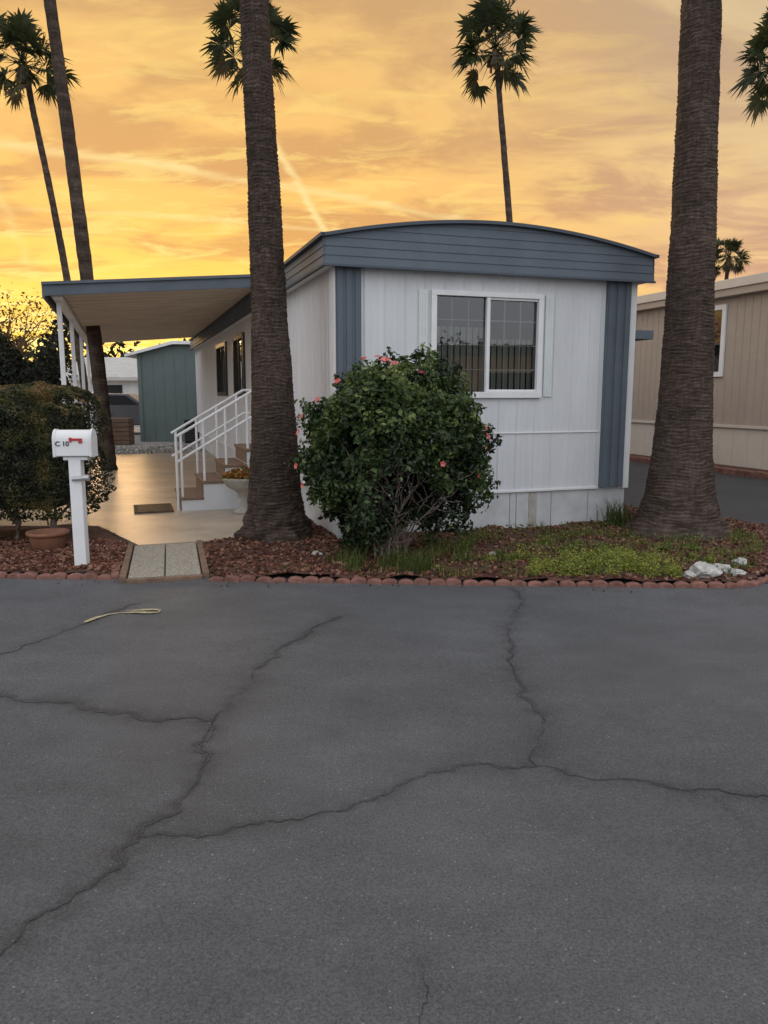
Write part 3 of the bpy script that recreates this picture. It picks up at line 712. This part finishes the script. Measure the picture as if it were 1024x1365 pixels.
farpalm(-5.35,-6.28,15,11.8,.105,1.5,6,.05)
farpalm(12.6,12.15,25,11.6,.10,1.6,8)
farpalm(25.4,25.9,60,11.6,.15,1.8,9)

# ------------------------------------------------------------------ hibiscus bush
bu=empty('hibiscus_bush',(.06,6.98,0))
def bush_shell(n,rx,ry,zc,rz,seedoff,rmin=.70):
    d=rng.normal(size=(n,3)); d/=np.linalg.norm(d,axis=1)[:,None]
    k=np.array([1+.30*mn.noise(Vector((a*1.9+seedoff,b*1.9,c*1.9)))+.30*mn.noise(Vector((a*5+seedoff,b*5,c*5))) for a,b,c in d])
    rad=k*rng.uniform(rmin**3,1,n)**(1/3)
    P=d*rad[:,None]*np.array([rx,ry,rz])+np.array([0,0,zc]); return P,d,rad/k
P,D,rr=bush_shell(50000,.86,.72,.98,.79,3.1)
gap=np.array([mn.noise(Vector((a*3.2,b*3.2,c*3.2+9))) for a,b,c in P])
low=np.clip((1.15-P[:,2])/.40,0,1); front=np.clip(-D[:,1]*2.5-.1,0,1)
inb=np.exp(-((P[:,0]-.20+.30*gap)/.40)**2)
hole=low*front*inb
keep=(P[:,2]>.06)&((gap>-.22-.1*rng.random(len(P)))|(D[:,1]>0))&(rng.random(len(P))>1.15*hole)
keep&=(P[:,2]>.08+.55*np.clip(np.abs(P[:,0])-.38,0,1))
P,D,rr,g=P[keep],D[keep],rr[keep],gap[keep]
tint=np.clip(.14+.60*(rr-.70)/.30*rng.random(len(P))+.25*D[:,2]+.6*g+rng.normal(0,.12,len(P))-.35*(D[:,1]>.1),0,1)  # shade put into leaf colour: dark inside and behind, lighter on top
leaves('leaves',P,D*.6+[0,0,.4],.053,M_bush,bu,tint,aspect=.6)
m=MB()
for i in range(190):
    fr_=i%3!=0
    a=random.uniform(math.pi*1.05,math.pi*1.95) if fr_ else random.uniform(0,2*math.pi)
    p=Vector((random.uniform(-.14,.22),random.uniform(-.22,.1),-.02)); k=random.uniform(.25,1.0); dirv=Vector((math.cos(a)*k,math.sin(a)*k,1)).normalized()
    r=random.uniform(.006,.014); pts=[p.copy()]; rad=[r]
    for s in range(9):
        dirv=(dirv+Vector((random.gauss(0,.26),random.gauss(0,.22),random.gauss(.04,.14)))).normalized(); p=p+dirv*.12
        q=Vector((p.x/.82,p.y/.68,(p.z-1.0)/.80))
        if q.length>(.98 if p.z>.5 else 1.15): break
        pts.append(p.copy()); rad.append(r*(1-s/11))
        for _ in range(random.choice((0,1,1,2))):
            d2=(dirv+Vector((random.gauss(0,.8),random.gauss(0,.8),random.gauss(0,.5)))).normalized(); e=p+d2*.11; e2=e+(d2+Vector((random.gauss(0,.4),0,.4))).normalized()*.09
            m.tube([p,e,e2],[r*.5,r*.38,r*.22],4)
    if len(pts)>1: m.tube(pts,rad,6)
m.obj('branches',M_twig,bu)
V=[];F=[];T=[]
def blossom(p,s):
    nrm=Vector((p[0],p[1]-.3,p[2]-.7)).normalized(); u=nrm.orthogonal().normalized(); w=nrm.cross(u)
    for k in range(5):
        a=2*math.pi*k/5; dd=u*math.cos(a)+w*math.sin(a); e=dd.cross(nrm)
        n=len(V); c=Vector(p)
        V.extend([c,c+dd*s*.6+e*s*.42+nrm*s*.35,c+dd*s*1.05+nrm*s*.3,c+dd*s*.6-e*s*.42+nrm*s*.35]); F.append((n,n+1,n+2,n+3)); T.extend([random.random()]*4)
for (x,z,s,yf) in [(-.24,1.80,.038,-.1),(-.05,1.78,.055,-.2),(.03,1.75,.045,-.25),(-.12,1.82,.03,-.1),(.26,1.68,.042,-.2),(-.45,1.60,.035,-.4),(.86,1.12,.040,-.1),(.84,1.2,.03,-.1),(.84,1.02,.028,-.15),(-.82,1.16,.035,-.1),(-.82,.88,.032,-.3),(.42,.93,.028,-.68),(-.62,1.45,.03,-.4),(.76,.80,.028,-.3),(-.76,.72,.026,-.38),(-.78,1.3,.03,-.2)]:
    blossom((x,yf,z),s*1.0)
o=mesh('blossoms',V,F,M_petal,bu); add_attr(o,'tint',T)

# ------------------------------------------------------------------ left hedge
he=empty('hedge',(-4.82,7.95,0))
def boxhedge(n,hx,hy,z0,z1):
    P=rng.uniform(-1,1,(n,3)); f=rng.integers(0,5,n); s=np.where(rng.random(n)<.5,-1,1); depth=1-rng.exponential(.05,n)
    P[f<=1,2]=depth[f<=1]; P[(f==2)|(f==3),1]=-depth[(f==2)|(f==3)]; P[f==4,0]=(s*depth)[f==4]
    l4=(np.abs(P)**7).sum(1)**(1/7); P/=np.maximum(l4,1)[:,None]; D=P.copy()
    k=np.array([1+.08*mn.noise(Vector((a*3.1,b*2.5,c*2.5)))+.06*mn.noise(Vector((a*9,b*7,c*7))) for a,b,c in P])
    Q=P*k[:,None]*np.array([hx,hy,(z1-z0)/2])+np.array([0,0,(z0+z1)/2]); return Q,D
Q,D=boxhedge(90000,1.80,.68,.22,1.56)
g=np.array([mn.noise(Vector((a*6,b*6,c*6))) for a,b,c in Q]); kk=(g>-.46)&(rng.random(len(Q))>np.clip((.42-Q[:,2])/.25,0,.75))
Q,D,g=Q[kk],D[kk],g[kk]
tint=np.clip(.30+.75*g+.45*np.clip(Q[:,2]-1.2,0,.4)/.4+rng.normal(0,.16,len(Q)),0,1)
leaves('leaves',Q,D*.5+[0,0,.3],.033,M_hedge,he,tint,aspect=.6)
m=MB()
for x in (-1.4,-.75,-.15,.25,.62,1.05,1.45):
    y=random.uniform(-.45,-.1); m.tube([(x,y,-.03),(x+random.uniform(-.05,.05),y,.2),(x+random.uniform(-.08,.08),y+.03,.45),(x+random.uniform(-.12,.12),y+.1,.9)],[.045,.036,.034,.02],8)
    for q in range(4): m.tube([(x,y,.2),(x+random.uniform(-.25,.25),y+random.uniform(-.2,.2),.45)],[.016,.008],5)
m.obj('stems',M_twig,he)
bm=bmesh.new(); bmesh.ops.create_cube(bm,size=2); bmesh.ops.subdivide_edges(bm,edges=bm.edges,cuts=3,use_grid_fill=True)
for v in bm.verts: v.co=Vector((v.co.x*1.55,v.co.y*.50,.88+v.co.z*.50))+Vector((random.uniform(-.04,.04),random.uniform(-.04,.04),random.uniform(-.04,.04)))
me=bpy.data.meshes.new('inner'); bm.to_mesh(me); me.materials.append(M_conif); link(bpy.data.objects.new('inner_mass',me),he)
tp=empty('terracotta_pot',(-3.22,7.25,.03)); MB().lathe([(0,0),(.12,0),(.15,.02),(.17,.12),(.18,.14),(.195,.14),(.195,.17),(.165,.17),(.15,.12),(0,.12)],0,0,28).obj('pot',M_terra,tp,smooth=True)

# ------------------------------------------------------------------ background greenery
def mass(name,n,cx,cy,hx,hy,h,size,mat,seed,zmin=0):
    x=rng.uniform(-hx,hx,n); y=rng.uniform(-hy,hy,n); top=np.array([h*(.78+.45*mn.noise(Vector((a*.7+seed,b*.7,0)))+.2*mn.noise(Vector((a*2.4+seed,b,3)))) for a,b in zip(x,y)])
    z=zmin+(top-zmin)*rng.random(n)**.6; P=np.column_stack([x+cx,y+cy,z]); t=np.clip(rng.uniform(0,1,n)*z/h,0,1)
    return leaves(name,P,np.tile([0,-.5,.5],(n,1)),size,mat,None,t,aspect=.5)
mass('conifer_hedge',30000,-13.0,21,4.3,1.0,3.7,.17,M_conif,2)
mass('distant_trees',12000,-16,46,22,2,4.6,.5,M_conif,11)
mass('garden_trees',9000,20,-19,9,2,4.6,.4,M_conif,21)
at=empty('small_tree',(-14.4,30,0))
m=MB(); pts=[]
for i in range(26):
    p=Vector((0,0,2.6)); d=Vector((random.gauss(0,.7),random.gauss(0,.5),1)).normalized(); L=[p.copy()]
    for s in range(5): d=(d+Vector((random.gauss(0,.25),random.gauss(0,.25),0))).normalized(); p=p+d*.55; L.append(p.copy()); pts+= [p+Vector((random.gauss(0,.25),random.gauss(0,.25),random.gauss(0,.2))) for _ in range(18)]
    m.tube(L,[.05,.04,.03,.02,.012,.006],5)
m.tube([(0,0,0),(0,0,2.7)],[.16,.1],8); m.obj('branches',M_wood,at)
leaves('leaves',np.array([tuple(p) for p in pts]),np.tile([0,0,1.],(len(pts),1)),.14,M_sunlit,at)

# ------------------------------------------------------------------ weeds and grass
def dens(poly,n,cl,bias=0):
    x,y=scatter(poly,n); d=np.array([mn.noise(Vector((a*2.6+cl,b*2.6,0))) for a,b in zip(x,y)]); k=d>rng.uniform(-.15,.25,len(d))+bias; return x[k],y[k]
gp=[(-.9,6.2),(2.7,6.02),(3.1,6.3),(3.8,7.5),(3.9,8.8),W(3.6,.1),W(3.4,-.12),W(.1,-.12),(-.7,7.3)]
x,y=dens(gp,9500,4,.03); 
w=np.clip((x+.7)/1.0,0.1,1); k=rng.random(len(x))<w; x,y=x[k],y[k]
blades('grass',np.column_stack([x,y,zbed(x,y)-.005]),.10,.003,M_weed,tint=rng.uniform(.05,.85,len(x)))
x,y=dens(gp,12000,14,.03); k=rng.random(len(x))<np.clip((x+.2)/1.8,.05,1); x,y=x[k],y[k]
leaves('weeds',np.column_stack([x,y,zbed(x,y)+rng.uniform(.0,.07,len(x))]),np.tile([0,-.2,1.],(len(x),1)),.027,M_weed,None,np.clip(rng.uniform(.1,.8,len(x)),0,1),aspect=.7)
cc=[]
for i in range(60): 
    a=random.gauss(1.95,.38)
    if a<2.42: cc.append((a,random.uniform(6.08,6.75),random.uniform(.05,.13)))
for i in range(22): cc.append((random.uniform(.6,3.2),random.uniform(6.5,7.7),random.uniform(.03,.09)))
PP=[];TT=[]
for a,b,r in cc:
    n=240; q=rng.normal(size=(n,3)); q/=np.linalg.norm(q,axis=1)[:,None]; q[:,2]=np.abs(q[:,2]); PP.append(q*r*np.array([1,1,1.2])*rng.uniform(.3,1,(n,1))*(1+.4*rng.random((n,1)))+np.array([a,b,.03])); TT.append(np.clip(rng.normal(.80 if b<6.8 else .5,.2,n),0,1))
PP=np.concatenate(PP); leaves('weed_clumps',PP,np.tile([0,-.2,1.],(len(PP),1)),.020,M_weed,None,np.concatenate(TT),aspect=.7)
TP=[]
for i in range(18):
    a,b=random.gauss(.05,.30),random.uniform(6.25,6.65); k=random.randint(15,60); TP.append(np.column_stack([rng.normal(a,.045,k),rng.normal(b,.045,k),np.full(k,.02)]))
TP=np.concatenate(TP); blades('grass_tufts',TP,.18,.003,M_weed,lean=.8,tint=rng.uniform(0,.6,len(TP)))
TP=np.column_stack([rng.normal(2.60,.08,160),rng.normal(8.52,.05,160),np.full(160,.03)]); blades('grass_tufts',TP,.30,.005,M_weed,lean=.6,tint=rng.uniform(0,.55,160))
def rock(x,y,s,fl=.55):
    bm=bmesh.new(); bmesh.ops.create_icosphere(bm,subdivisions=3,radius=1); o=random.uniform(0,40)
    for v in bm.verts:
        d=v.co.normalized(); k=1+.45*mn.noise(d*1.7+Vector((o,0,0)))+.16*mn.noise(d*5+Vector((o,0,0))); v.co=Vector((d.x*k*s,d.y*k*s*.8,d.z*k*s*fl))
    me=bpy.data.meshes.new('rock'); bm.to_mesh(me); me.materials.append(M_rock); ob=link(bpy.data.objects.new('rock',me)); ob.location=(x,y,.04+s*.2)
for x,y,s in [(2.62,6.14,.12),(2.80,6.24,.09),(2.48,6.08,.05),(2.90,6.14,.055),(3.1,6.55,.06),(-.62,6.9,.05),(1.0,6.9,.04)]: rock(x,y,s)
x=rng.uniform(-3,3.2,60); y=5.97-.06*x-np.abs(rng.normal(0,.05,60))-.03
chips('road_litter',np.column_stack([x,y,np.full(60,.002)]),.016,M_chip)

# ------------------------------------------------------------------ sky and light
SAZ,SEL=R(-21),R(5)
sd=Vector((math.sin(SAZ)*math.cos(SEL),math.cos(SAZ)*math.cos(SEL),math.sin(SEL)))
w=bpy.data.worlds.new('World'); scene.world=w; w.use_nodes=True; nt=w.node_tree; L=nt.links; bg=nt.nodes['Background']
def math_(op,a,b=None,c=None,clamp=False):
    n=N(nt,'ShaderNodeMath',operation=op); n.use_clamp=clamp
    for i,q in enumerate((a,b,c)):
        if q is None: continue
        if isinstance(q,(int,float)): n.inputs[i].default_value=q
        else: L.new(q,n.inputs[i])
    return n.outputs[0]
def mrange(x,a,b,lo=0.,hi=1.,smooth=True):
    n=N(nt,'ShaderNodeMapRange'); n.interpolation_type='SMOOTHSTEP' if smooth else 'LINEAR'
    L.new(x,n.inputs[0]); n.inputs[1].default_value=a;n.inputs[2].default_value=b;n.inputs[3].default_value=lo;n.inputs[4].default_value=hi; return n.outputs[0]
def mixc(f,a,b,mode='MIX'):
    n=N(nt,'ShaderNodeMix'); n.data_type='RGBA'; n.blend_type=mode
    for i,q in ((0,f),(6,a),(7,b)):
        if isinstance(q,(int,float)): n.inputs[i].default_value=q
        elif isinstance(q,tuple): n.inputs[i].default_value=(*q,1)
        else: L.new(q,n.inputs[i])
    return n.outputs[2]
def ramp(x,st):
    n=N(nt,'ShaderNodeValToRGB'); e=n.color_ramp.elements
    while len(e)<len(st): e.new(.5)
    for i,(p,c) in enumerate(st): e[i].position=p; e[i].color=(*c,1)
    L.new(x,n.inputs[0]); return n.outputs[0]
gen=N(nt,'ShaderNodeTexCoord').outputs['Generated']; sp=N(nt,'ShaderNodeSeparateXYZ'); L.new(gen,sp.inputs[0]); x,y,z=sp.outputs
zc=math_('MAXIMUM',z,0.0); den=math_('ADD',zc,.15); pxx=math_('DIVIDE',x,den); pyy=math_('DIVIDE',y,den)
cmb=N(nt,'ShaderNodeCombineXYZ'); L.new(pxx,cmb.inputs[0]); L.new(pyy,cmb.inputs[1]); Pv=cmb.outputs[0]
def cn(scale,rot,stretch,det,dist,rough=.55,loc=(0,0,0)):
    mp=N(nt,'ShaderNodeMapping'); mp.vector_type='POINT'; mp.inputs['Rotation'].default_value=(0,0,R(rot)); mp.inputs['Scale'].default_value=stretch; mp.inputs['Location'].default_value=loc; L.new(Pv,mp.inputs['Vector'])
    n=N(nt,'ShaderNodeTexNoise'); n.inputs['Scale'].default_value=scale; n.inputs['Detail'].default_value=det; n.inputs['Distortion'].default_value=dist; n.inputs['Roughness'].default_value=rough
    L.new(mp.outputs[0],n.inputs['Vector']); return n.outputs['Fac']
n1=cn(2.1,-48,(.8,1.35,1),6,.6,.58,(1.3,.4,0)); n2=cn(4.6,-55,(.7,1.6,1),5,.7,.64,(3,1,0)); n3=cn(.9,10,(1,1,1),2,.3,.5,(7,2,0))
ds=math_('ADD',math_('MULTIPLY',x,sd.x/math.cos(SEL)),math_('MULTIPLY',y,sd.y/math.cos(SEL)))
hl=math_('SQRT',math_('ADD',math_('MULTIPLY',x,x),math_('MULTIPLY',y,y))); ds=math_('DIVIDE',ds,math_('MAXIMUM',hl,.01))
s=mrange(ds,.66,1.0)
sunr=ramp(zc,[(0,(1.0,.50,.04)),(.12,(1.0,.50,.075)),(.22,(.90,.48,.12)),(.42,(.78,.46,.16)),(1,(.7,.6,.6))])
awr=ramp(zc,[(0,(.90,.54,.24)),(.15,(.80,.50,.24)),(.30,(.67,.46,.245)),(.45,(.57,.43,.28)),(1,(.6,.58,.62))])
base=mixc(s,awr,sunr)
lowz=mrange(zc,.40,.08)
cl=mrange(n1,.40,.60)
dark=mixc(lowz,mixc(1.0,base,(.86,.84,.94),'MULTIPLY'),mixc(1.0,base,(.80,.72,.95),'MULTIPLY')); brt=mixc(1.0,base,(1.14,1.18,1.14),'MULTIPLY')
c=mixc(cl,dark,brt)
wf_=math_('MULTIPLY',mrange(n2,.49,.64),mrange(zc,.45,.08,.35,1.0)); wf_=math_('MULTIPLY',wf_,math_('ADD',math_('MULTIPLY',s,.80),.15))
c=mixc(wf_,c,(1.0,.70,.20))
dk_=math_('MULTIPLY',mrange(n3,.50,.66),.38); c=mixc(dk_,c,mixc(1.0,c,(.80,.76,.90),'MULTIPLY'))
def trail(nx,ny,cc,tx,ty,t0,t1,wd,amt,wob):
    d=math_('SUBTRACT',math_('ADD',math_('MULTIPLY',pxx,nx),math_('MULTIPLY',pyy,ny)),cc)
    d=math_('ADD',d,math_('MULTIPLY',math_('SUBTRACT',n2,.5),wob)); d=math_('ABSOLUTE',d); f=mrange(d,0.0,wd,1.0,0.0)
    t=math_('ADD',math_('MULTIPLY',pxx,tx),math_('MULTIPLY',pyy,ty))
    f=math_('MULTIPLY',f,mrange(t,t0-.15,t0+.1)); f=math_('MULTIPLY',f,mrange(t,t1+.05,t1-.15)); f=math_('MULTIPLY',f,math_('MULTIPLY',amt,mrange(n2,.3,.6,.4,1.0))); return f
for a in [(.991,-.130,-.5726,.13,.991,2.1,2.85,.024,.9,.06),(-.439,.898,2.327,.898,.439,-.2,1.7,.05,.7,.12),(-.30,.954,2.75,.954,.30,-.3,1.1,.035,.6,.14),(.95,.31,-.35,-.31,.95,1.9,3.4,.03,.4,.10)]:
    c=mixc(trail(*a),c,(1.0,.76,.32))
glow=math_('MULTIPLY',mrange(ds,.93,1.0),mrange(zc,.27,.03)); glow=math_('MULTIPLY',glow,mrange(n1,.38,.56,.25,1.0)); c=mixc(math_('MULTIPLY',glow,.9),c,(1.0,.72,.10))
core=math_('MULTIPLY',mrange(ds,.982,1.0),mrange(zc,.15,.04)); core=math_('MULTIPLY',core,mrange(n2,.42,.58)); c=mixc(math_('MULTIPLY',core,.85),c,(1.2,1.05,.40))
bk=mrange(y,.35,-.45); c=mixc(bk,c,ramp(zc,[(0,(.98,.97,1.0)),(.3,(1.22,1.26,1.34)),(1,(1.20,1.26,1.36))]))
top=mrange(z,.50,.95); c=mixc(math_('MULTIPLY',top,.85),c,(1.02,1.04,1.10))
sky=N(nt,'ShaderNodeTexSky'); sky.sky_type='NISHITA'; sky.sun_disc=False; sky.sun_elevation=SEL; sky.sun_rotation=SAZ
add=mixc(.008,c,sky.outputs[0],'ADD')
L.new(add,bg.inputs['Color']); bg.inputs['Strength'].default_value=1.0
sun=bpy.data.lights.new('sun','SUN'); sun.energy=1.0; sun.angle=R(12); sun.color=(1,.60,.28)
so=link(bpy.data.objects.new('sun',sun)); so.rotation_euler=(-sd).to_track_quat('-Z','Y').to_euler()
scene.view_settings.view_transform='Standard'; scene.view_settings.look='None'; scene.view_settings.exposure=0
